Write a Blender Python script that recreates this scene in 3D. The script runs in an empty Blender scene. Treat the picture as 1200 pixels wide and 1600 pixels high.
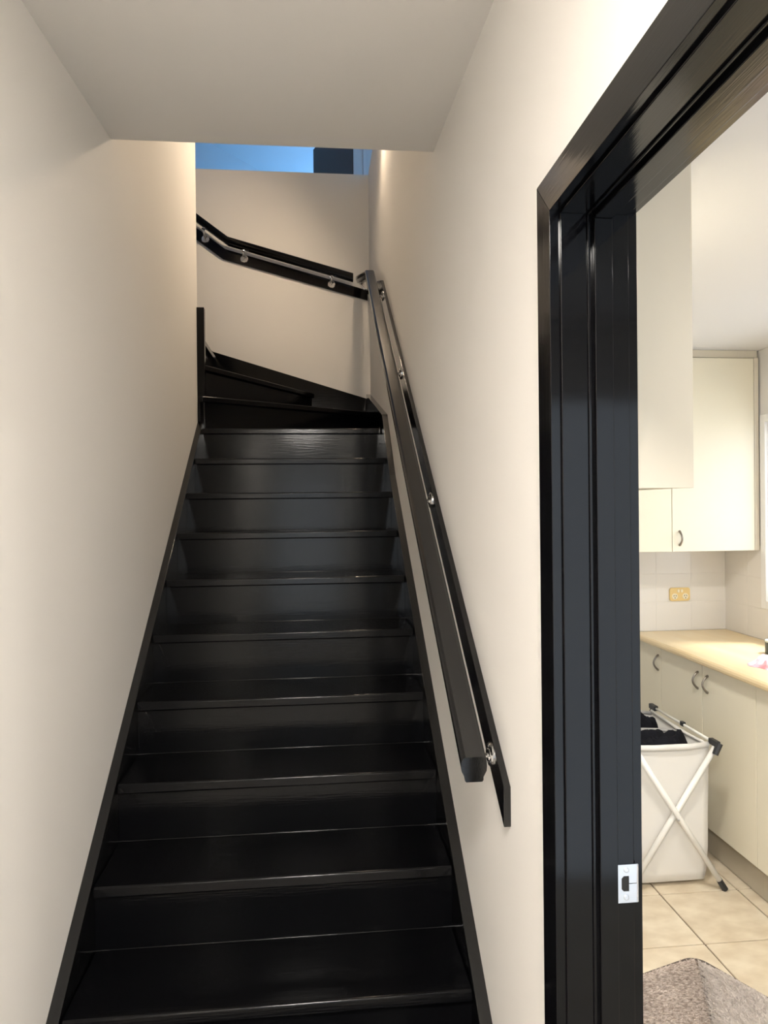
import bpy, bmesh, math, random
from mathutils import Vector, Matrix, noise
random.seed(7)
S = bpy.context.scene
COL = S.collection
PI = math.pi

# ------------------------------------------------------------------ camera
F = 1110.0
yaw, pitch, roll = math.atan(110/1110), math.atan(-5.2/1110), -0.0106
fw = Vector((math.sin(yaw)*math.cos(pitch), math.cos(yaw)*math.cos(pitch), math.sin(pitch)))
rt = Vector((math.cos(yaw), -math.sin(yaw), 0))
up = rt.cross(fw)
r2 = rt*math.cos(roll)+up*math.sin(roll)
u2 = -rt*math.sin(roll)+up*math.cos(roll)
cd = bpy.data.cameras.new('camera')
cam = bpy.data.objects.new('camera', cd); COL.objects.link(cam)
cam.matrix_world = Matrix(((r2.x, u2.x, -fw.x, 0), (r2.y, u2.y, -fw.y, 0), (r2.z, u2.z, -fw.z, 1.58), (0, 0, 0, 1)))
cd.sensor_fit = 'HORIZONTAL'; cd.sensor_width = 36; cd.lens = 36*F/1200; cd.clip_start = .02
S.camera = cam

# ------------------------------------------------------------------ world, lights, exposure
S.view_settings.view_transform = 'Standard'; S.view_settings.look = 'None'
S.view_settings.gamma = 1; S.view_settings.use_curve_mapping = False
S.view_settings.exposure = 0.38
w = bpy.data.worlds.new('world'); S.world = w; w.use_nodes = True
bg = w.node_tree.nodes['Background']; bg.inputs[0].default_value = (.62, .78, 1, 1); bg.inputs[1].default_value = 1.0

def light(name, kind, loc, energy, color, target=None, **kw):
    d = bpy.data.lights.new(name, kind); d.energy = energy; d.color = color
    for k, v in kw.items(): setattr(d, k, v)
    o = bpy.data.objects.new(name, d); COL.objects.link(o); o.location = loc
    if target is not None:
        o.rotation_euler = (Vector(target)-Vector(loc)).to_track_quat('-Z', 'Y').to_euler()
    return o
# sun through the laundry window
sun = light('sun', 'SUN', (6, 2, 8), 4.6, (1, .96, .89), angle=math.radians(11))
sun.rotation_euler = Vector((-.45, .06, -.90)).to_track_quat('-Z', 'Y').to_euler()
# daylight at the glazed front door behind the camera
light('front_door_daylight', 'AREA', (-.1, -2.85, 1.25), 9, (.70, .85, 1), (-.1, 5, 1.25), shape='RECTANGLE', size=.85, size_y=2.0)
# added cool fill at the laundry's near end, tinting jamb reflections and cabinets
light('laundry_near_end_fill', 'AREA', (1.15, -.58, 1.02), 11, (.70, .84, 1), (1.15, 5, 1.02), shape='RECTANGLE', size=1.0, size_y=2.0)
# daylight through the laundry window
light('laundry_window_daylight', 'AREA', (2.5, 2.75, 1.6), 7, (.93, .96, 1), (0, 2.75, 1.3), shape='RECTANGLE', size=1.2, size_y=.9)
# daylight through the upstairs window
light('upstairs_window_daylight', 'AREA', (.6, 9.85, 4.2), 140, (.20, .50, 1.0), (.6, 0, 4.2), shape='RECTANGLE', size=1.8, size_y=1.4)
light('upstairs_front_blue_fill', 'AREA', (1.4, 2.1, 4.2), 20, (.24, .54, 1.0), (1.2, 6, 4.4), shape='RECTANGLE', size=1.2, size_y=1.2)  # added blue fill for the wall stub and trims, no window here

# ------------------------------------------------------------------ materials
def mat(name, color, rough=.5, metal=0, bump=None, vary=None, coat=0, spec=.5, sheen=0, emit=None):
    m = bpy.data.materials.new(name); m.use_nodes = True
    nt = m.node_tree; b = nt.nodes['Principled BSDF']
    b.inputs['Base Color'].default_value = (*color, 1); b.inputs['Roughness'].default_value = rough
    b.inputs['Metallic'].default_value = metal; b.inputs['Coat Weight'].default_value = coat
    b.inputs['Specular IOR Level'].default_value = spec; b.inputs['Sheen Weight'].default_value = sheen
    if emit:
        b.inputs['Emission Color'].default_value = (*emit[0], 1); b.inputs['Emission Strength'].default_value = emit[1]
    tc = nt.nodes.new('ShaderNodeTexCoord')
    def nz(scale, stretch, detail):
        mp = nt.nodes.new('ShaderNodeMapping'); mp.inputs['Scale'].default_value = stretch
        nt.links.new(tc.outputs['Object'], mp.inputs['Vector'])
        n = nt.nodes.new('ShaderNodeTexNoise'); n.inputs['Scale'].default_value = scale; n.inputs['Detail'].default_value = detail
        nt.links.new(mp.outputs[0], n.inputs['Vector']); return n
    if bump:
        scale, stretch, strength, dist = bump
        n = nz(scale, stretch, 4)
        bp = nt.nodes.new('ShaderNodeBump'); bp.inputs['Strength'].default_value = strength; bp.inputs['Distance'].default_value = dist
        nt.links.new(n.outputs[0], bp.inputs['Height']); nt.links.new(bp.outputs[0], b.inputs['Normal'])
    if vary:
        scale, stretch, c2, lo, hi = vary
        n = nz(scale, stretch, 6)
        r = nt.nodes.new('ShaderNodeValToRGB'); r.color_ramp.elements[0].position = lo; r.color_ramp.elements[1].position = hi
        r.color_ramp.elements[0].color = (*color, 1); r.color_ramp.elements[1].color = (*c2, 1)
        nt.links.new(n.outputs[0], r.inputs[0]); nt.links.new(r.outputs[0], b.inputs['Base Color'])
    return m
PAINT = mat('wall_paint', (.775, .755, .722), .75, bump=(90, (1, 1, 1), .12, .002), spec=.3)
CEIL = mat('ceiling_paint', (.74, .72, .69), .85, bump=(60, (1, 1, 1), .06, .002), spec=.2)
UPWHITE = mat('upstairs_white_paint', (.80, .80, .79), .7)
BLACK_L = mat('black_gloss_along', (.0026, .0026, .0030), .13, bump=(18, (14, .6, 14), .06, .003), spec=.7)     # grain along y
BLACK_X = mat('black_gloss_across', (.0022, .0023, .0028), .13, bump=(16, (.6, 12, 12), .07, .003), spec=.20)   # grain along x
BLACK_Z = mat('black_gloss_upright', (.0026, .0027, .0034), .10, bump=(12, (9, 9, .4), .03, .003), spec=.22)  # grain along z
DARKDOOR = mat('dark_stain', (.085, .045, .028), .5)
CHROME = mat('brushed_chrome', (.72, .71, .70), .18, 1)
STEEL = mat('zinc_steel', (.62, .64, .68), .32, 1)
HANDLE = mat('aged_nickel', (.32, .29, .26), .35, 1)
DARKHOLE = mat('latch_recess', (.004, .004, .004), .8)
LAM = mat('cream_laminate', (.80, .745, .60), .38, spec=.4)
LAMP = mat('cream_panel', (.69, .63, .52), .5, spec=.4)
KICK = mat('kick_board', (.45, .40, .31), .5)
BENCH = mat('benchtop_laminate', (.80, .62, .36), .32, vary=(3, (6, 1, 1), (.83, .67, .42), .35, .65))
TILEW = mat('wall_tile_glaze', (.80, .77, .72), .2)
GROUTW = mat('wall_grout', (.76, .73, .68), .8)
TILEF = mat('floor_tile_stone', (.60, .50, .36), .38, bump=(25, (1, 1, 1), .1, .003), vary=(9, (1, 1.6, 1), (.74, .65, .50), .35, .68))
GROUTF = mat('floor_grout', (.12, .085, .055), .9)
HALLF = mat('hall_floor_boards', (.40, .37, .34), .4, vary=(6, (8, .6, 1), (.46, .43, .39), .3, .7))
KCEIL = mat('laundry_ceiling_paint', (.73, .72, .715), .8)
WFRAME = mat('window_frame_white', (.82, .81, .79), .4)
OUTLET = mat('yellowed_plastic', (.78, .58, .25), .35)
OUTLETW = mat('ivory_plastic', (.86, .78, .58), .35)
FABW = mat('white_canvas', (.72, .695, .65), .9, bump=(300, (1, 1, 1), .15, .001), sheen=.1)
FABG = mat('grey_trim', (.42, .41, .40), .9)
FABB = mat('black_cloth', (.009, .009, .012), .95, bump=(14, (1, 1, 1), .5, .02), spec=.15)
TUBE = mat('white_enamel_tube', (.82, .80, .75), .3)
BLKP = mat('black_plastic', (.02, .021, .022), .4)
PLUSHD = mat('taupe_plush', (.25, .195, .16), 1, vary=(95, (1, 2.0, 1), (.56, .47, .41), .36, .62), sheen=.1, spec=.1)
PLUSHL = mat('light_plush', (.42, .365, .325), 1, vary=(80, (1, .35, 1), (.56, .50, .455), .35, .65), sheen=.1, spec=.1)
PIPE = mat('plush_binding', (.12, .095, .08), .95)
CLOTH = mat('floral_cloth', (.66, .74, .84), .9, vary=(14, (1, 1, 1), (.80, .36, .42), .42, .56))
TIN = mat('dark_green_tin', (.06, .075, .07), .4)
TINL = mat('pale_label', (.55, .60, .56), .5)
GLOBE = mat('lamp_glass', (1, .9, .75), .3, emit=((1, .78, .52), 12))

def glassmat():
    m = bpy.data.materials.new('window_glass'); m.use_nodes = True; nt = m.node_tree
    out = nt.nodes['Material Output']; nt.nodes.remove(nt.nodes['Principled BSDF'])
    t = nt.nodes.new('ShaderNodeBsdfTransparent'); g = nt.nodes.new('ShaderNodeBsdfGlossy'); g.inputs['Roughness'].default_value = .02
    mx = nt.nodes.new('ShaderNodeMixShader'); mx.inputs[0].default_value = .06
    nt.links.new(t.outputs[0], mx.inputs[1]); nt.links.new(g.outputs[0], mx.inputs[2]); nt.links.new(mx.outputs[0], out.inputs[0])
    return m
GLASS = glassmat()

# ------------------------------------------------------------------ helpers
ROOT = {}
def wloc(o):
    v = Vector((0, 0, 0))
    while o is not None:
        v = v+o.location; o = o.parent
    return v
def obj(name, bm, m, parent=None, smooth=False, **props):
    """one mesh object from world-space geometry"""
    if parent is not None: bmesh.ops.translate(bm, verts=bm.verts, vec=-wloc(parent))
    bmesh.ops.recalc_face_normals(bm, faces=bm.faces)
    me = bpy.data.meshes.new(name); bm.to_mesh(me); bm.free(); me.materials.append(m)
    if smooth:
        for p in me.polygons: p.use_smooth = True
    o = bpy.data.objects.new(name, me); COL.objects.link(o)
    if m in (BLACK_L, BLACK_X, BLACK_Z) and name != 'rail':
        for p in me.polygons: p.use_smooth = True
        wn = o.modifiers.new('weighted_normals', 'WEIGHTED_NORMAL'); wn.weight = 100; wn.keep_sharp = True
    if parent is not None: o.parent = parent
    for k, v in props.items(): o[k] = v
    return o
def thing(name, label, cat, loc, group=None):
    o = bpy.data.objects.new(name, None); COL.objects.link(o); o.location = loc; o.empty_display_size = .05
    o['label'] = label; o['category'] = cat
    if group: o['group'] = group
    return o
def tag(o, label, cat, group=None):
    o['label'] = label; o['category'] = cat
    if group: o['group'] = group
    return o
def struct(name, bm, m, **kw):
    return obj(name, bm, m, kind='structure', **kw)
def sempty(name, loc, **kw):
    o = bpy.data.objects.new(name, None); COL.objects.link(o); o.location = loc; o['kind'] = 'structure'; o.empty_display_size = .05
    for k, v in kw.items(): o[k] = v
    return o
def box(p0, p1, bev=0, seg=2, bm=None):
    b2 = bmesh.new()
    bmesh.ops.create_cube(b2, size=1)
    for v in b2.verts:
        for i in range(3): v.co[i] = p0[i] if v.co[i] < 0 else p1[i]
    if bev: bmesh.ops.bevel(b2, geom=b2.edges[:], offset=bev, segments=seg, affect='EDGES', profile=.5)
    return merge(bm, b2)
def merge(bm, b2):
    if bm is None: return b2
    me = bpy.data.meshes.new('tmp'); b2.to_mesh(me); b2.free(); bm.from_mesh(me); bpy.data.meshes.remove(me); return bm
def prism(pts, axis, a, b, bev=0, bm=None, seg=2):
    """polygon pts in the plane across 'axis', extruded from a to b"""
    b2 = bmesh.new()
    def P(p, t):
        return {'x': (t, p[0], p[1]), 'y': (p[0], t, p[1]), 'z': (p[0], p[1], t)}[axis]
    va = [b2.verts.new(P(p, a)) for p in pts]; vb = [b2.verts.new(P(p, b)) for p in pts]
    n = len(pts)
    b2.faces.new(va); b2.faces.new(vb[::-1])
    for i in range(n): b2.faces.new((va[i], va[(i+1) % n], vb[(i+1) % n], vb[i]))
    bmesh.ops.recalc_face_normals(b2, faces=b2.faces)
    if bev: bmesh.ops.bevel(b2, geom=b2.edges[:], offset=bev, segments=seg, affect='EDGES', profile=.5)
    return merge(bm, b2)
def sweep(path, prof, side=None, bm=None, cap=True, plumb=False):
    """profile (u sideways, v up) carried along a path, mitred at the bends"""
    b2 = bmesh.new(); path = [Vector(p) for p in path]; rings = []
    for i, p in enumerate(path):
        d0 = (path[i]-path[i-1]).normalized() if i else (path[1]-path[0]).normalized()
        d1 = (path[i+1]-path[i]).normalized() if i < len(path)-1 else d0
        t = (d0+d1).normalized()
        sd = Vector(side).normalized() if side else t.cross(Vector((0, 0, 1))).normalized()
        u = (sd-t*sd.dot(t)).normalized()
        n, k = (Vector((0, 0, 1)), 1) if plumb else (u.cross(t).normalized(), 1/max(.3, t.dot(d0)))
        rings.append([b2.verts.new(p+u*a+n*(b*k)) for a, b in prof])
    m = len(prof)
    for i in range(len(rings)-1):
        for j in range(m): b2.faces.new((rings[i][j], rings[i][(j+1) % m], rings[i+1][(j+1) % m], rings[i+1][j]))
    if cap: b2.faces.new(rings[0][::-1]); b2.faces.new(rings[-1])
    bmesh.ops.recalc_face_normals(b2, faces=b2.faces)
    return merge(bm, b2)
def circ(r, n=12): return [(r*math.cos(2*PI*i/n), r*math.sin(2*PI*i/n)) for i in range(n)]
def tube(path, r, n=10, bm=None):
    b2 = bmesh.new(); path = [Vector(p) for p in path]; rings = []
    t = (path[1]-path[0]).normalized(); a = t.orthogonal().normalized()
    for i, p in enumerate(path):
        d0 = (path[i]-path[i-1]) if i else path[1]-path[0]
        d1 = (path[i+1]-path[i]) if i < len(path)-1 else d0
        t = (d0.normalized()+d1.normalized()).normalized()
        a = (a-t*a.dot(t)).normalized(); b = t.cross(a)
        rr = r[i] if isinstance(r, (list, tuple)) else r
        rings.append([b2.verts.new(p+a*rr*math.cos(2*PI*j/n)+b*rr*math.sin(2*PI*j/n)) for j in range(n)])
    for i in range(len(rings)-1):
        for j in range(n): b2.faces.new((rings[i][j], rings[i][(j+1) % n], rings[i+1][(j+1) % n], rings[i+1][j]))
    b2.faces.new(rings[0][::-1]); b2.faces.new(rings[-1])
    return merge(bm, b2)
def lathe(prof, origin, axis, n=20, bm=None):
    """prof = (radius, along) turned about axis through origin"""
    b2 = bmesh.new(); ax = Vector(axis).normalized(); a = ax.orthogonal().normalized(); b = ax.cross(a); o = Vector(origin); rings = []
    for r, h in prof:
        rings.append([b2.verts.new(o+ax*h+a*(r*math.cos(2*PI*j/n))+b*(r*math.sin(2*PI*j/n))) for j in range(n)])
    for i in range(len(rings)-1):
        for j in range(n): b2.faces.new((rings[i][j], rings[i][(j+1) % n], rings[i+1][(j+1) % n], rings[i+1][j]))
    b2.faces.new(rings[0][::-1]); b2.faces.new(rings[-1])
    return merge(bm, b2)

# ------------------------------------------------------------------ levels
XL, XR, XK = -.642, .418, .535          # left wall face, right wall face, laundry face of the right wall
SL, SR = -.612, .386                    # between the stringers
YB = 5.11                               # stairwell back wall
Y0, G, Z0, RI = 1.748, .251, .37, .185
ns = lambda y: Z0+(y-Y0)/G*RI           # nosing line
YJ, ZH = 1.158, 2.073                   # door jamb face, door head
YN = .338                               # near jamb face
XW, YK, ZK = 2.25, 3.70, 2.36           # laundry right wall, back wall, ceiling
ZU, ZT, HALF = 2.96, 5.36, 3.985        # upper floor, upper ceiling, half wall top

# ------------------------------------------------------------------ shell
struct('floor', box((XL, -3, -.1), (XK, YB, 0)), HALLF)
b = box((XL-.1, -3.1, 0), (XL, 4.10, ZT))
b = box((-2.7, 4.0, 0), (XL-.1, 4.10, HALF), bm=b)
struct('wall_left', b, PAINT)
b = box((XR, YJ+.02, 0), (XK, 4.6, ZT))
b = box((XR, 4.6, 0), (XK, YB+.1, HALF), bm=b)
b = box((XR, YN-.02, ZH+.02), (XK, YJ+.02, ZT), bm=b)
b = box((XR, -3.1, 0), (XK, YN-.02, ZT), bm=b)
struct('wall_right', b, PAINT)
struct('wall_back', box((-2.7, YB, 0), (XR, YB+.1, HALF)), PAINT)
b = prism([(-3.1, 2.66), (.75, 2.66), (2.39, 2.79), (2.39, 3.0), (-3.1, 3.0)], 'x', XL, XR)
struct('ceiling', b, CEIL)
struct('wall_upper_front', box((XL, 2.29, 3.0), (XR, 2.39, ZT)), PAINT)
struct('wall_hall_end', box((XL, -3.1, 0), (XR, -3.0, 2.66)), PAINT)
# upstairs
struct('ceiling_upper', box((-2.8, 2.0, ZT), (2.35, 10.1, ZT+.1)), UPWHITE)
b = box((-2.7, YB+.1, ZU-.2), (2.25, 10, ZU)); b = box((XK, 2.0, 2.5), (2.25, YB+.1, ZU), bm=b); b = box((-2.7, 4.1, ZU-.2), (-1.13, YB, ZU), bm=b)
struct('floor_upper', b, HALLF)
struct('wall_upper_left', box((-2.8, 4.0, 2.4), (-2.7, 10.1, ZT)), UPWHITE)
b = box((-2.8, 4.0, HALF), (XL-.1, 4.1, ZT)); struct('wall_upper_side', b, PAINT)
struct('wall_upper_right', box((2.25, 2.0, 2.5), (2.35, 10.1, ZT)), UPWHITE)
struct('wall_upper_end', box((XK, 1.9, 2.5), (2.35, 2.0, ZT)), UPWHITE)
struct('wall_upper_far', box((-2.8, 10.0, ZU), (2.35, 10.1, ZT)), UPWHITE)
# canted wall upstairs, seen as the darker triangle over the half wall
p0, p1 = Vector((-1.03, 7.444)), Vector((-.573, 8.002)); d = (p1-p0).normalized(); nrm = Vector((-d.y, d.x))
q0, q1 = p0-d*2.2, p1+d*1.6
b = prism([(q0.x, q0.y), (q1.x, q1.y), (q1.x+nrm.x*.1, q1.y+nrm.y*.1), (q0.x+nrm.x*.1, q0.y+nrm.y*.1)], 'z', ZU, ZT)
struct('wall_upper_canted', b, UPWHITE)
# upstairs door standing open, its frame and the stub of wall to the right
struct('wall_upper_stub', box((.40, 6.1, ZU), (2.25, 6.2, ZT)), UPWHITE)
up_door = sempty('door_2', (.38, 6.1, ZU), label='dark stained door leaf standing open upstairs beyond the half wall')
hv = Vector((.366, 6.09)); dv = Vector((-.338, .74)).normalized(); nv = Vector((-dv.y, dv.x))*-.038
e = hv+dv*.80
obj('door_leaf', prism([(hv.x, hv.y), (e.x, e.y), (e.x+nv.x, e.y+nv.y), (hv.x+nv.x, hv.y+nv.y)], 'z', ZU+.01, ZU+2.05, .002), DARKDOOR, up_door)
obj('door_jamb', box((.372, 6.08, ZU), (.40, 6.22, ZU+2.08), .002), UPWHITE, up_door)
obj('architrave', box((.455, 6.07, ZU), (.485, 6.10, ZU+2.1), .003), UPWHITE, up_door)

# ------------------------------------------------------------------ laundry shell
lf = struct('floor_laundry', box((XK, -.6, -.1), (XW, YK, -.006)), GROUTF)
me_cache = {}
def piece(name, size, loc, m, parent, bev=.0015, rot=None):
    key = (name, tuple(round(s, 4) for s in size), m.name)
    if key not in me_cache:
        bm = box([-s/2 for s in size], [s/2 for s in size], bev, 1)
        me = bpy.data.meshes.new(name); bm.to_mesh(me); bm.free(); me.materials.append(m); me_cache[key] = me
    o = bpy.data.objects.new(name, me_cache[key]); COL.objects.link(o); o.parent = parent
    o.location = Vector(loc)-wloc(parent)
    if rot: o.rotation_euler = rot
    return o
TS, GAP = .330, .0055
xs = [1.386+TS*k for k in range(-3, 4)]
ys = [2.428+TS*k for k in range(-10, 5)]
for i in range(len(xs)-1):
    for j in range(len(ys)-1):
        x0, x1, y0, y1 = max(xs[i], XK), min(xs[i+1], XW), max(ys[j], -.6), min(ys[j+1], YK)
        if x1-x0 < .03 or y1-y0 < .03: continue
        piece('tile', (x1-x0-GAP, y1-y0-GAP, .012), ((x0+x1)/2, (y0+y1)/2, -.006+random.uniform(-.0004, .0004)), TILEF, lf, .002)
x0 = xs[-1]
if XW-x0 > .03:
    for j in range(len(ys)-1):
        y0, y1 = max(ys[j], -.6), min(ys[j+1], YK)
        if y1-y0 > .03: piece('tile', (XW-x0-GAP, y1-y0-GAP, .012), ((x0+XW)/2, (y0+y1)/2, -.006), TILEF, lf, .002)
wlb = struct('wall_laundry_back', box((XK, YK, 0), (XW+.1, YK+.1, ZK)), PAINT)
W0, W1, WZ0, WZ1 = 2.05, 3.33, 1.10, 1.99
b = box((XW, W1, 0), (XW+.1, YK, ZK)); b = box((XW, -.6, 0), (XW+.1, W0, ZK), bm=b)
b = box((XW, W0, 0), (XW+.1, W1, WZ0), bm=b); b = box((XW, W0, WZ1), (XW+.1, W1, ZK), bm=b)
wlr = struct('wall_laundry_right', b, PAINT)
struct('wall_laundry_near', box((XK, -.7, 0), (XW+.1, -.6, ZK)), PAINT)
struct('ceiling_laundry', box((XK, -.7, ZK), (XW+.1, YK+.1, ZK+.1)), KCEIL)
TW, TH, TT = .20, .155, .006
obj('grout_bed', box((.86, YK-.0062, .90), (XW, YK, 1.366)), GROUTW, wlb)
obj('grout_bed', box((XW-.0062, W1+.045, .90), (XW, YK, 1.366)), GROUTW, wlr)
obj('grout_bed', box((XW-.0062, .9, .90), (XW, W1+.045, 1.06)), GROUTW, wlr)
for r in range(3):
    zc = .90+TH*(r+.5)
    k = 0; x = XW-.004
    while x-TW > .86:
        piece('tile', (TW-.0016, TT, TH-.0016), (x-TW/2, YK-.002-TT/2+.001, zc), TILEW, wlb, .001); x -= TW
    y = YK-.008
    while y-TW > (.9 if r == 0 else W1+.03):
        piece('tile', (TT, TW-.0016, TH-.0016), (XW-.002-TT/2+.001, y-TW/2, zc), TILEW, wlr, .001); y -= TW
    yl = (W1+.045)
    if r and y-yl > .02: piece('tile', (TT, y-yl-.003, TH-.003), (XW-.004, (y+yl)/2, zc), TILEW, wlr, .001)
# window
win = sempty('window_1', (XW, (W0+W1)/2, WZ0))
for (a0, a1, c0, c1) in ((W0, W1, WZ0, WZ0+.05), (W0, W1, WZ1-.05, WZ1), (W0, W0+.05, WZ0+.05, WZ1-.05), (W1-.05, W1, WZ0+.05, WZ1-.05), ((W0+W1)/2-.02, (W0+W1)/2+.02, WZ0+.05, WZ1-.05)):
    obj('window_frame', box((XW+.03, a0, c0), (XW+.07, a1, c1), .003), WFRAME, win)
for (a0, a1, c0, c1) in ((W1, W1+.04, WZ0-.04, WZ1+.04), (W0-.04, W0, WZ0-.04, WZ1+.04), (W0, W1, WZ1, WZ1+.04), (W0, W1, WZ0-.04, WZ0)):
    obj('architrave', box((XW-.014, a0, c0), (XW, a1, c1), .002), WFRAME, win)
for a0, a1 in ((W0+.05, (W0+W1)/2-.02), ((W0+W1)/2+.02, W1-.05)):
    obj('pane', box((XW+.048, a0, WZ0+.05), (XW+.052, a1, WZ1-.05)), GLASS, win)

# ------------------------------------------------------------------ black door frame between hall and laundry
dr = sempty('door_1', (XR, (YJ+YN)/2, 0), label='black gloss door frame without its door, opening to the laundry')
obj('jamb', box((XR-.001, YJ, 0), (XK+.001, YJ+.02, ZH+.02), .0015), BLACK_Z, dr)
obj('jamb', box((XR-.001, YN-.02, 0), (XK+.001, YN, ZH+.02), .0015), BLACK_Z, dr)
obj('head_jamb', box((XR-.001, YN, ZH), (XK+.001, YJ, ZH+.02), .0015), BLACK_L, dr)
s0, s1, st = .472, .503, .011
obj('door_stop', box((s0, YJ-st, 0), (s1, YJ, ZH-st), .0012), BLACK_Z, dr)
obj('door_stop', box((s0, YN, 0), (s1, YN+st, ZH-st), .0012), BLACK_Z, dr)
obj('door_stop', box((s0, YN, ZH-st), (s1, YJ, ZH), .0012), BLACK_L, dr)
# small rebate bead beside the stop
obj('bead', box((.4625, YJ-.004, 0), (.4675, YJ, ZH-.004), .001), BLACK_Z, dr)
obj('bead', box((.4625, YN+.004, ZH-.004), (.4675, YJ-.004, ZH), .001), BLACK_L, dr)
AW = .066; rv = .006
for xa, xb in ((XR-.018, XR), (XK, XK+.018)):
    z1 = ZH+rv; ya, yb = YN-rv, YJ+rv
    obj('architrave', prism([(yb, 0), (yb+AW, 0), (yb+AW, z1+AW), (yb, z1)], 'x', xa, xb, .001), BLACK_Z, dr)
    obj('architrave', prism([(ya, 0), (ya-AW, 0), (ya-AW, z1+AW), (ya, z1)], 'x', xa, xb, .001), BLACK_Z, dr)
    obj('architrave', prism([(yb, z1), (yb+AW, z1+AW), (ya-AW, z1+AW), (ya, z1)], 'x', xa, xb, .001), BLACK_L, dr)
# strike plate with its D-shaped latch hole
SX0, SX1, SZ0, SZ1 = .506, .5415, .907, .972
b = bmesh.new(); zc = (SZ0+SZ1)/2
hole = [(.5265, zc+.013), (.5155, zc+.013), (.5125, zc+.009), (.5125, zc-.009), (.5155, zc-.013), (.5265, zc-.013), (.5255, zc-.009), (.5255, zc+.009)]
for p0, p1 in (((SX0, SZ0), (SX1, zc-.013)), ((SX0, zc+.013), (SX1, SZ1)), ((SX0, zc-.013), (.5125, zc+.013)), ((.5258, zc-.013), (SX1, -.0006+zc)), ((.5258, zc+.0006), (SX1, zc+.013))):
    b = box((p0[0], YJ-.0018, p0[1]), (p1[0], YJ-.0001, p1[1]), bm=b)
for sgn in (-1, 1):
    b = prism([(.5125, zc+sgn*.013), (.5165, zc+sgn*.013), (.5125, zc+sgn*.009)], 'y', YJ-.0018, YJ-.0001, bm=b)
b = tube([(SX1-.0005, YJ-.001, SZ0+.001), (SX1-.0005, YJ-.001, SZ1-.001)], .0018, 8, bm=b)
sp = obj('strike_plate', b, STEEL, dr, label='zinc steel strike plate')
obj('latch_hole', box((.5125, YJ-.0006, zc-.013), (.5262, YJ-.0002, zc+.013)), DARKHOLE, sp)
for zz in (zc-.0235, zc+.0235):
    b = lathe([(.0046, 0), (.0046, .0012), (.0034, .0018)], (.521, YJ-.0014, zz), (0, -1, 0), 14)
    b = box((.5180, YJ-.0036, zz-.0005), (.5240, YJ-.0030, zz+.0005), bm=b)
    obj('screw', b, STEEL, sp)

# ------------------------------------------------------------------ staircase
stair = thing('staircase', 'black gloss timber staircase climbing between cream walls to winders at top', 'stairs', (0, Y0-G, 0))
TK = .032
for i in range(-1, 10):
    y, z = Y0+G*i, Z0+RI*i
    zb = max(z-RI, 0)
    rb = box((SL, y+.022, zb), (SR, y+.040, z-TK+.001), .001)
    if i >= 0: rb = tube([(SL, y+.0215, zb+.0005), (SR, y+.0215, zb+.0005)], .0028, 10, bm=rb)      # paint-filled joint at the back of the tread below
    obj('riser', rb, BLACK_X, stair)
    if i < 9:
        obj('tread', box((SL, y, z-TK), (SR, y+G+.030, z), .006, 4), BLACK_X, stair)
z = Z0+RI*9; y9 = Y0+G*9
A = lambda t: (SL+(SR-SL)*t, 4.045+(4.68-4.045)*t)          # second winder nosing
obj('tread', prism([(SL, y9), (SR, y9), (SR, 4.72), (SL, 4.075)], 'z', z-TK, z, .006, seg=4), BLACK_X, stair)
a0, a1 = Vector(A(0)), Vector(A(1)); dn = Vector((-(a1-a0).y, (a1-a0).x)).normalized()
o0, o1 = a0+dn*.022, a1+dn*.022; r0, r1 = a0+dn*.04, a1+dn*.04
obj('riser', prism([tuple(o0), tuple(o1), tuple(r1), tuple(r0)], 'z', z, z+RI-TK+.001), BLACK_X, stair)
z += RI
c0, c1 = Vector((SL, 4.095)), Vector((.015, 5.09))
obj('tread', prism([tuple(a0), tuple(a1), (SR, 5.09), (c1.x-.02, 5.09), (SL, 4.14)], 'z', z-TK, z, .006, seg=4), BLACK_X, stair)
dn = Vector((-(c1-c0).y, (c1-c0).x)).normalized()
o0, o1 = c0+dn*.022, c1+dn*.022; r0, r1 = c0+dn*.04, c1+dn*.04
obj('riser', prism([tuple(o0), (o1.x, 5.09), (r1.x, 5.09), tuple(r0)], 'z', z, z+RI-TK+.001), BLACK_X, stair)
z += RI
XN = -.628
obj('tread', prism([tuple(c0), tuple(c1), (XN-.04, 5.09), (XN-.04, 4.12), (SL, 4.10)], 'z', z-TK, z, .006, seg=4), BLACK_X, stair)
for k in range(3):
    xx = XN-G*k
    obj('riser', box((xx-.04, 4.12, z), (xx-.022, 5.09, z+RI-TK+.001), .001), BLACK_L, stair)
    z += RI
    if k < 2: obj('tread', box((xx-G-.03, 4.12, z-TK), (xx, 5.09, z), .004), BLACK_L, stair)
    else: obj('tread', box((xx-.08, 4.12, z-TK), (xx, 5.09, z), .004), BLACK_L, stair)
# stringers
up_ = .010
obj('stringer', prism([(1.42, 0), (1.55, 0), (4.10, 1.70), (4.10, 2.10), (Y0, ns(Y0)+up_), (1.42, ns(1.42)+up_)], 'x', XL, SL, .002), BLACK_L, stair)
obj('stringer', prism([(1.42, 0), (1.55, 0), (4.0, 1.70), (5.11, 2.0), (5.11, 2.405), (3.96, 2.108), (3.6, ns(3.6)+.016), (1.42, ns(1.42)+up_-.002)], 'x', SR, XR, .002), BLACK_L, stair)
obj('skirting', prism([(SR, 2.0), (SR, 2.372), (-.69, 2.696), (-1.7, 2.696+1.01*.737), (-1.7, 3.0), (-.69, 2.2)], 'y', 5.09, YB, .002), BLACK_X, stair)
obj('newel_board', box((XL, 4.072, 1.98), (-.600, 4.115, 2.722), .003), BLACK_Z, stair)
obj('skirting', prism([(-.668, 2.55), (-.668, 2.80), (-1.7, 2.80+1.06*.737), (-1.7, 3.2)], 'y', 4.10, 4.12, .002), BLACK_X, stair)

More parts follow.
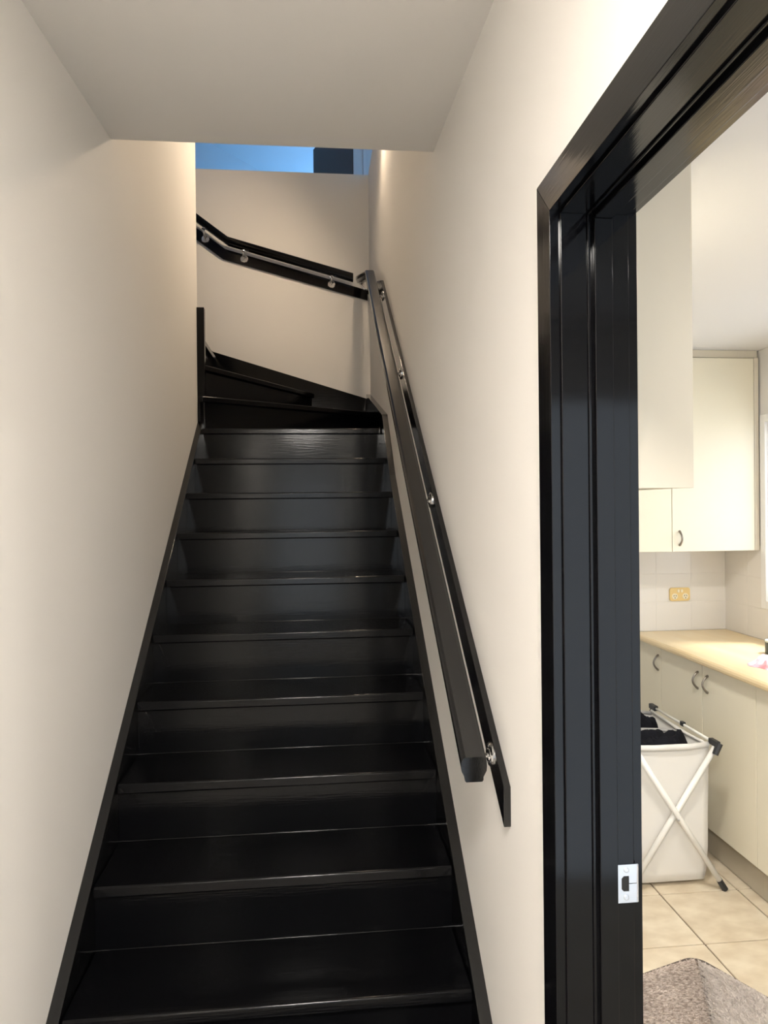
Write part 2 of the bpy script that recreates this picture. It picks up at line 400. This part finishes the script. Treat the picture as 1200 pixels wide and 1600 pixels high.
# ------------------------------------------------------------------ handrails
half = [(0, .0275), (.0185, .0275), (.0245, .0245), (.0280, .0175), (.0285, .006), (.0275, -.003), (.0235, -.0105), (.0205, -.0165), (.0205, -.023), (.0175, -.0265), (0, -.0265)]
RAILP = half+[(-a, b) for a, b in half[-2:0:-1]]
def bracket(rail, wallpt, railpt, out):
    """rosette on the board, screws, bent arm and saddle under the rail"""
    wp, rp, o = Vector(wallpt), Vector(railpt), Vector(out)
    br = obj('bracket', lathe([(.0275, 0), (.0275, .003), (.0245, .0065), (.016, .0072), (.0145, .010), (.008, .011)], wp, o, 24), CHROME, rail, smooth=False)
    mid = wp+o*.045+Vector((0, 0, -.006))
    end = rp+Vector((0, 0, -.003))
    obj('bracket_arm', tube([wp+o*.004, wp+o*.026+Vector((0, 0, -.004)), mid, mid*.4+end*.6+o*.006, end], .0062, 10), CHROME, br, smooth=True)
    obj('saddle', lathe([(.017, -.004), (.017, 0), (.009, .001)], rp, (0, 0, 1), 14), CHROME, br)
    sdir = o.cross(Vector((0, 0, 1)))
    for a in (PI/2, PI/2+2*PI/3, PI/2+4*PI/3):
        p = wp+o*.005+(sdir*math.cos(a)+Vector((0, 0, 1))*math.sin(a))*.0202
        obj('screw', lathe([(.003, 0), (.003, .0016), (.0018, .0024)], p, o, 10), STEEL, br)
# right wall
hr = thing('handrail', 'long black handrail on the right wall with a backing board', 'handrail', (XR, 1.5, .88))
R0, R1, R2 = Vector((.340, 1.510, 1.012)), Vector((.340, 4.135, 2.944)), Vector((.340, 4.985, 3.19))
b = sweep([R0, R1, R2], RAILP, plumb=True)
obj('rail', b, BLACK_L, hr)
prof = lambda top, bot: None
yk = 4.10
bt = lambda y: .975+(y-1.5)*.7415
obj('backing_board', prism([(1.5, .888), (1.5, .975), (yk, bt(yk)), (5.108, bt(yk)+.305), (5.108, bt(yk)+.222), (yk+.02, bt(yk)-.083)], 'x', XR-.016, XR, .0015), BLACK_L, hr)
bc = lambda y: (bt(y)-.043) if y < yk else bt(yk)+(y-yk)*.303-.042
rz = lambda y: (R0.z+(y-R0.y)*(R1.z-R0.z)/(R1.y-R0.y) if y < R1.y else R1.z+(y-R1.y)*(R2.z-R1.z)/(R2.y-R1.y))
for y in (1.605, 2.41, 3.20, 3.99, 4.80):
    bracket(hr, (XR-.016, y, bc(y)), (.340, y, rz(y)-.033), (-1, 0, 0))
# back wall
hb = thing('handrail', 'short cranked black handrail on the stairwell back wall above the winders', 'handrail', (0, YB, 3.05))
YR = YB-.078
q = [(-1.60, 3.450+1.028*.737), (-.572, 3.450), (.296, 3.216)]
obj('rail', sweep([(x, YR, z) for x, z in q], RAILP, plumb=True), BLACK_X, hb)
obj('backing_board', prism([(-1.62, 3.420+1.02*.737), (-.600, 3.420), (XR-.016, 3.150), (XR-.016, 3.078), (-.615, 3.350), (-1.62, 3.345+1.0*.737)], 'y', YB-.016, YB, .0015), BLACK_X, hb)
for x, z in ((-1.3, 3.485+.565*.737), (-.735, 3.485), (-.468, 3.352), (.145, 3.186)):
    rzx = 3.450+(-.572-x)*.737 if x < -.572 else 3.450-(x+.572)*.2696
    bracket(hb, (x, YB-.016, z), (x, YR, rzx-.033), (0, -1, 0))

# ------------------------------------------------------------------ stairwell wall light (above the ceiling edge) and hall downlight
lw = thing('wall_light', 'round glass wall light high on the right stairwell wall', 'lamp', (XR, 4.02, 4.0))
obj('back_plate', lathe([(.06, 0), (.06, .012), (.05, .018)], (XR, 4.02, 4.02), (-1, 0, 0)), CHROME, lw)
obj('arm', tube([(XR-.01, 4.02, 4.02), (XR-.06, 4.02, 4.02), (XR-.075, 4.02, 4.0)], .008), CHROME, lw)
obj('shade', lathe([(.02, .09), (.05, .085), (.062, .05), (.055, .02), (.02, 0)], (XR-.075, 4.02, 3.925), (0, 0, 1)), GLOBE, lw, smooth=True)
light('stair_lamp_light', 'SPOT', (XR-.06, 4.02, 3.88), 50, (1, .78, .55), (XR-.06-1, 3.87, 3.88-.75), spot_size=math.radians(172), spot_blend=.75, shadow_soft_size=.045)
def downlight(label, x, y, z, power, color, r=.05, area=.10):
    t = thing('ceiling_downlight', label, 'lamp', (x, y, z))
    obj('trim_ring', lathe([(r, 0), (r, -.006), (r-.01, -.006), (r-.012, 0)], (x, y, z), (0, 0, 1)), WFRAME, t)
    obj('lens', lathe([(r-.014, -.001), (r-.014, -.003)], (x, y, z), (0, 0, 1)), GLOBE, t)
    light('downlight_beam', 'AREA', (x, y, z-.02), power, color, (x, y, 0), shape='DISK', size=area)
downlight('broad round ceiling light in the hall behind the viewer', -.1, -.45, 2.66, 88, (1, .95, .89), .22, .40)
downlight('recessed round downlight in the laundry ceiling beside the overhead cabinets', .96, 1.95, ZK, 17, (1, .97, .92), .07, .16)
downlight('added unseen fill light on the laundry ceiling near the doorway', 1.55, .60, ZK, 8, (1, .97, .92), .07, .16)  # added fixture that brightens the end panel of the overhead cabinet

# ------------------------------------------------------------------ laundry joinery
XF = 1.745                                                  # base door face
def bow_handle(parent, p, out, h=.074):
    p, o = Vector(p), Vector(out); pts = []
    for k in range(9):
        t = k/8; pts.append(p+Vector((0, 0, (t-.5)*h))+o*(.004+.022*math.sin(PI*t)))
    b = tube(pts, [.0055, .005, .0048, .0048, .0048, .0048, .0048, .005, .0055], 8)
    for s in (-.5, .5): b = lathe([(.006, 0), (.006, .004), (.004, .006)], p+Vector((0, 0, s*h)), o, 10, bm=b)
    return obj('handle', b, HANDLE, parent, smooth=True)
def base_cabinet(label, y0, y1, doors):
    c = thing('base_cabinet', label, 'cabinet', (XF+.25, (y0+y1)/2, 0), 'base cabinets under the benchtop')
    obj('carcass', box((XF+.019, y0+.001, .13), (XW-.012, y1-.001, .862), .001), LAMP, c)
    obj('kick_board', box((XF+.028, y0, .004), (XF+.044, y1, .13), .001), KICK, c)
    for (a, e, hy) in doors:
        d = obj('door', box((XF, a+.0015, .132), (XF+.018, e-.0015, .855), .0015), LAM, c)
        if hy: bow_handle(d, (XF, hy, .779), (-1, 0, 0))
    return c
base_cabinet('narrow cream base cabinet in the far corner under the wooden benchtop', 3.443, YK-.01, [(3.443, YK-.012, 3.472)])
base_cabinet('cream two-door base cabinet with paired bow handles beside the laundry hamper', 2.667, 3.443, [(3.061, 3.443, 3.096), (2.667, 3.061, 3.014)])
base_cabinet('cream base cabinet at the right edge of the photo under the benchtop', 1.885, 2.667, [(2.276, 2.667, None), (1.885, 2.276, 1.93)])
prof = [(1.712, .868), (1.706, .874), (1.704, .884), (1.706, .894), (1.713, .900), (XW-.009, .900), (XW-.009, .866), (1.72, .866)]
tag(obj('benchtop', prism(prof, 'y', 1.2, YK-.009), BENCH), 'light wood-look laminate benchtop running along the laundry wall', 'benchtop')
def overhead(label, p0, p1, face, doors, filler=None):
    c = thing('overhead_cabinet', label, 'cabinet', ((p0[0]+p1[0])/2, (p0[1]+p1[1])/2, p0[2]))
    return c
# on the back wall
YF = 3.38
oc = thing('overhead_cabinet', 'cream overhead cabinet on the back wall above the power outlet', 'cabinet', (1.6, YF+.16, 1.35))
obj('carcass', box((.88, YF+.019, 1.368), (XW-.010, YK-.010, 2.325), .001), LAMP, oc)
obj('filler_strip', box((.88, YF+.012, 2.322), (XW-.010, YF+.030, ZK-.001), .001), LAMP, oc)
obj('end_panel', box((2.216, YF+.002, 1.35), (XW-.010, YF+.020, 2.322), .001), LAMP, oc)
d = obj('door', box((1.778, YF, 1.350), (2.213, YF+.018, 2.318), .0015), LAM, oc); bow_handle(d, (1.815, YF, 1.417), (0, -1, 0), .068)
d = obj('door', box((1.342, YF, 1.350), (1.775, YF+.018, 2.318), .0015), LAM, oc)
d = obj('door', box((.906, YF, 1.350), (1.339, YF+.018, 2.318), .0015), LAM, oc)
# along the stair-side wall
oc2 = thing('overhead_cabinet', 'tall-hung beige overhead cabinet seen end-on beside the black door frame', 'cabinet', (.70, 2.4, 1.62))
YS = 1.5
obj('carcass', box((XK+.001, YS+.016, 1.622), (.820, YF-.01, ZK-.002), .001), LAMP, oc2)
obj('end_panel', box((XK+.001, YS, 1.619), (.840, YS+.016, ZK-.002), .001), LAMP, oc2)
for k in range(4):
    a = YS+.018+k*.462
    obj('door', box((.822, a, 1.620), (.840, a+.459, ZK-.012), .0015), LAM, oc2)
# power outlet
po = thing('power_outlet', 'yellowed double power outlet on the tiled splashback', 'power outlet', (1.977, YK-.008, 1.097))
yo = YK-.0075
cr = .013
b = prism([(1.9775+sx*(.058-cr)+cr*math.cos(a0+k*PI/12), 1.0975+sz*(.0365-cr)+cr*math.sin(a0+k*PI/12)) for sx, sz, a0 in ((1, 1, 0), (-1, 1, PI/2), (-1, -1, PI), (1, -1, 1.5*PI)) for k in range(7)], 'y', yo-.009, yo, .002)
obj('cover_plate', b, OUTLET, po)
for s in (-1, 1):
    obj('switch', box((1.9775+s*.0095-.006, yo-.013, 1.108), (1.9775+s*.0095+.006, yo-.009, 1.124), .0015), OUTLETW, po)
    sx = 1.9775+s*.030
    sk = obj('socket', lathe([(.0165, 0), (.0165, .002), (.015, .003)], (sx, yo-.009, 1.0865), (0, -1, 0), 20), OUTLETW, po)
    for px, pz, an in ((-.006, .004, .5), (.006, .004, -.5), (0, -.008, 0)):
        bb = box((-.0012, -.001, -.004), (.0012, .001, .004))
        bmesh.ops.rotate(bb, verts=bb.verts, cent=(0, 0, 0), matrix=Matrix.Rotation(an, 3, 'Y'))
        bmesh.ops.translate(bb, verts=bb.verts, vec=(sx+px, yo-.0125, 1.0865+pz)); obj('slot', bb, DARKHOLE, sk)

# ------------------------------------------------------------------ things on the bench
def crumple(cx, cy, z, rx, ry, h, seed, n=34, rot=0, lift=.55, amp=.75, edge_p=4):
    bm = bmesh.new(); g = []
    c, s = math.cos(rot), math.sin(rot)
    for i in range(n+1):
        row = []
        for j in range(n+1):
            u, v = i/n*2-1, j/n*2-1
            m = max(abs(u), abs(v)); l = math.hypot(u, v) or 1
            uu, vv = u*m/l, v*m/l
            q = noise.noise(Vector((u*2.2+seed, v*2.2, seed)))+.6*noise.noise(Vector((u*5+seed, v*5, 3)))
            e = max(0, 1-m**edge_p)
            k = 1+.22*noise.noise(Vector((uu*2.5, vv*2.5, seed+9)))
            zz = z+.001+h*e*max(.12, lift+amp*q)
            x, y = uu*rx*k, vv*ry*k
            row.append(bm.verts.new((cx+x*c-y*s, cy+x*s+y*c, zz)))
        g.append(row)
    top = [[v for v in r] for r in g]
    for i in range(n):
        for j in range(n): bm.faces.new((g[i][j], g[i+1][j], g[i+1][j+1], g[i][j+1]))
    edge = [g[i][0] for i in range(n)]+[g[n][j] for j in range(n)]+[g[i][n] for i in range(n, 0, -1)]+[g[0][j] for j in range(n, 0, -1)]
    low = [bm.verts.new((v.co.x, v.co.y, z)) for v in edge]
    m = len(edge)
    for i in range(m): bm.faces.new((edge[i], edge[(i+1) % m], low[(i+1) % m], low[i]))
    bm.faces.new(low[::-1])
    return bm
tag(obj('cloth', crumple(1.945, 2.81, .900, .12, .10, .050, 4.2), CLOTH, smooth=True), 'crumpled pink and white cloth lying on the benchtop', 'cloth')
tn = thing('tin', 'small dark green tin standing behind the crumpled cloth on the benchtop', 'tin', (2.085, 3.04, .9))
obj('body', lathe([(.040, 0), (.042, .003), (.042, .052), (.040, .054)], (2.085, 3.04, .9), (0, 0, 1), 24), TIN, tn, smooth=False)
obj('lid', lathe([(.0435, .054), (.0435, .061), (.041, .0625)], (2.085, 3.04, .9), (0, 0, 1), 24), TINL, tn)

# ------------------------------------------------------------------ laundry hamper
hx0, hx1, hy0, hy1, hz = 1.280, 1.640, 2.765, 3.325, .595
hm = thing('laundry_hamper', 'white canvas laundry hamper on crossed metal legs before the base cabinets', 'hamper', ((hx0+hx1)/2, (hy0+hy1)/2, 0))
# canvas bag: slightly bulging box, open at the top
def bag():
    bm = bmesh.new(); rings = []
    N = 12
    for k, (z, ins) in enumerate(((.012, .035), (.02, .022), (.06, .016), (.16, .012), (.30, .010), (.45, .008), (.56, .006), (.585, .006))):
        ring = []
        x0, x1, y0, y1 = hx0+ins, hx1-ins-.012, hy0+.028+ins, hy1-.02-ins
        for sx in range(4):
            for i in range(N):
                t = i/N
                if sx == 0: x, y, nx, ny = x0+(x1-x0)*t, y0, 0, -1
                elif sx == 1: x, y, nx, ny = x1, y0+(y1-y0)*t, 1, 0
                elif sx == 2: x, y, nx, ny = x1-(x1-x0)*t, y1, 0, 1
                else: x, y, nx, ny = x0, y1-(y1-y0)*t, -1, 0
                bul = .010*math.sin(PI*t)*math.sin(PI*min(1, z/.58))+.004*noise.noise(Vector((x*9, y*9, z*9)))
                ring.append(bm.verts.new((x+nx*bul, y+ny*bul, z)))
        rings.append(ring)
    m = len(rings[0])
    for i in range(len(rings)-1):
        for j in range(m): bm.faces.new((rings[i][j], rings[i][(j+1) % m], rings[i+1][(j+1) % m], rings[i+1][j]))
    bm.faces.new(rings[0][::-1])
    inner = [[bm.verts.new(v.co+Vector(((hx0+hx1)/2-v.co.x, (hy0+hy1)/2-v.co.y, 0)).normalized()*.004) for v in r] for r in (rings[-1], rings[3])]
    for j in range(m):
        bm.faces.new((rings[-1][j], rings[-1][(j+1) % m], inner[0][(j+1) % m], inner[0][j]))
        bm.faces.new((inner[0][j], inner[0][(j+1) % m], inner[1][(j+1) % m], inner[1][j]))
    return bm
bg_ = obj('bag', bag(), FABW, hm, smooth=True)
b = tube([(hx0+.008, hy0+.034, .585), (hx0+.1, hy0+.027, .584), (hx1-.1, hy0+.027, .584), (hx1-.022, hy0+.034, .588)], .0125, 8)
obj('rim', b, FABW, hm, smooth=True)
obj('rim', tube([(hx1-.022, hy0+.034, .588), (hx1-.022, (hy0+hy1)/2, .575), (hx1-.022, hy1-.03, .588)], .006, 8), FABW, hm, smooth=True)
obj('rim', tube([(hx0+.008, hy1-.03, .590), (hx1-.11, hy1-.03, .588), (hx1-.022, hy1-.03, .575)], .008, 8), FABG, hm, smooth=True)
obj('divider', box((hx0+.012, 3.03, .30), (hx1-.03, 3.036, .572), .002), FABW, hm)
obj('divider_rim', tube([(hx0+.012, 3.033, .590), (hx0+.10, 3.033, .588), (hx1-.10, 3.033, .578), (hx1-.035, 3.033, .560)], .008, 8), FABG, hm, smooth=True)
for y in (hy0, hy1):
    s = -.009 if y == hy0 else .009
    l = obj('leg', tube([(hx0+.01, y+s, .585), (hx1+.012, y+s, .022)], .0118, 10), TUBE, hm, smooth=True)
    obj('rubber_foot', tube([(hx1-.003, y+s, .045), (hx1+.022, y+s, .004)], [.0125, .0135], 10), BLKP, l)
    l = obj('leg', tube([(hx1-.003, y-s, .585), (hx0-.016, y-s, .022)], .0118, 10), TUBE, hm, smooth=True)
    obj('rubber_foot', tube([(hx0-.001, y-s, .045), (hx0-.026, y-s, .004)], [.0125, .0135], 10), BLKP, l)
    obj('rivet', lathe([(.004, 0), (.004, .003)], ((hx0+hx1)/2, y+(-.020 if y == hy0 else .020), .303), (0, -1 if y == hy0 else 1, 0), 10), STEEL, hm)
for x in (hx0-.002, hx1-.004):
    obj('top_rail', tube([(x, hy0-.004, .600), (x, hy1+.004, .600)], .0058, 8), TUBE, hm, smooth=True)
    for y in (hy0, hy1):
        sg = 1 if y == hy0 else -1; sx = 1 if x > 1.5 else -1
        b = box((x-.011, min(y-sg*.014, y+sg*.045), .588), (x+.011, max(y-sg*.014, y+sg*.045), .612), .004)
        b = tube([(x+sx*.008, y-.009*1, .604), (x-sx*.012, y-.009, .560)], [.014, .0125], 8, bm=b)
        obj('corner_joint', b, BLKP, hm)
    obj('clip', box((x-.008, 3.020, .592), (x+.008, 3.046, .612), .003), BLKP, hm)
# cord loop hanging from the clip
pts = [Vector((hx1-.040, 3.00+.026*math.cos(a), .560+.026*math.sin(a))) for a in [2*PI*i/16 for i in range(17)]]
obj('cord_loop', tube(pts, .0032, 6), BLKP, hm, smooth=True)
obj('pull_tab', box((hx1-.058, 2.99, .535), (hx1-.050, 3.028, .585), .003), FABG, hm)
tag(obj('dark_clothing', crumple(1.452, 2.915, .40, .152, .096, .205, 2.0, lift=.95, amp=.16, edge_p=12), FABB, smooth=True), 'black clothing in the front half of the white hamper', 'clothing')
tag(obj('dark_clothing', crumple(1.440, 3.165, .40, .145, .116, .215, 7.0, lift=.95, amp=.22, edge_p=12), FABB, smooth=True), 'black clothing heaped in the rear half of the white hamper', 'clothing')

# ------------------------------------------------------------------ plush mat
Pc = Vector((1.290, 2.325)); e1, e2 = Vector((-.955, -.31)).normalized(), Vector((.46, -.89)).normalized()
LM = .60
def matpt(s, t):
    r = .07
    a, c = r-s, r-t
    if a > 0 and c > 0:
        k = max(a, c)/math.hypot(a, c); s, t = r-a*k, r-c*k
    return s, t
def mat_height(s, t):
    d = min(s, t, 1-s, 1-t)
    e = 1-max(0, 1-d/.10)**2.2
    dv = (s-t)*LM/1.414
    val = .028*math.exp(-(dv/.009)**2)+.012*math.exp(-(dv/.04)**2)
    fade = min(1, max(0, (max(s, t)-.03)/.08))
    return .012+.040*e-val*fade*min(1, e+.2)+.004*noise.noise(Vector((s*6, t*6, 1)))
def mat_xyz(s, t, dz=0):
    s2, t2 = matpt(s, t); p = Pc+e1*(s2*LM)+e2*(t2*LM)
    return Vector((p.x, p.y, mat_height(s, t)+dz))
pm = thing('plush_mat', 'thick grey-beige plush mat with a mitred corner on the laundry tiles', 'mat', (Pc.x, Pc.y, 0))
N = 96
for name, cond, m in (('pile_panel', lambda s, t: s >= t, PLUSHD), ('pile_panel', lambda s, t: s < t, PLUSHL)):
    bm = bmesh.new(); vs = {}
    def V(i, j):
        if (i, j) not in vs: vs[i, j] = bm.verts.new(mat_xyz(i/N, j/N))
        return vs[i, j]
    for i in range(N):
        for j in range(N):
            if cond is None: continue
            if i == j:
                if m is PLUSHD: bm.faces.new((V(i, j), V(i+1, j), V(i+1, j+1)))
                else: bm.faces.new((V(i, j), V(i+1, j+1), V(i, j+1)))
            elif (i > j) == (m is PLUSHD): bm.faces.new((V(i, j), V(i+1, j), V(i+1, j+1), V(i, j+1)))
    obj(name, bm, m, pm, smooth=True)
def tufts(n, side, ln, wd, m):
    verts, faces = [], []
    while n > 0:
        s, t = random.random(), random.random()
        if (s > t) != side or abs(s-t) < .012 or max(s, t) > .75: continue
        n -= 1
        p = mat_xyz(s, t, -.001); a = random.gauss(-.9 if side else 2.4, .8)
        d = Vector((math.cos(a), math.sin(a), 0)); sd = Vector((-d.y, d.x, 0))*wd*random.uniform(.6, 1.3); L = ln*random.uniform(.6, 1.3)
        k = len(verts)
        for f, h, wv in ((0, 0, 1), (.4, .45, .9), (1, .5, .25)):
            q = p+d*(L*f)+Vector((0, 0, L*h)); verts += [tuple(q-sd*wv), tuple(q+sd*wv)]
        faces += [(k, k+1, k+3, k+2), (k+2, k+3, k+5, k+4)]
    me = bpy.data.meshes.new('pile'); o0 = wloc(pm)
    me.from_pydata([(v[0]-o0.x, v[1]-o0.y, v[2]-o0.z) for v in verts], [], faces); me.materials.append(m)
    for p_ in me.polygons: p_.use_smooth = True
    o = bpy.data.objects.new('pile', me); COL.objects.link(o); o.parent = pm; o['kind'] = 'stuff'
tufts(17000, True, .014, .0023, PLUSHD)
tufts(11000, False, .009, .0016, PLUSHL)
b = bmesh.new()
sp_ = [mat_xyz(.04+.90*k/40, .04+.90*k/40, .004) for k in range(41)]
obj('seam', tube(sp_, .0050, 6, bm=b), PIPE, pm, smooth=True)
edge = [(i/60, 0) for i in range(60, 0, -1)]+[(0, i/60) for i in range(61)]
pts = []
for s, t in edge:
    s2, t2 = matpt(s, t); p = Pc+e1*(s2*LM)+e2*(t2*LM); pts.append((p.x, p.y, .020))
obj('binding', tube(pts, .008, 8), PIPE, pm, smooth=True)
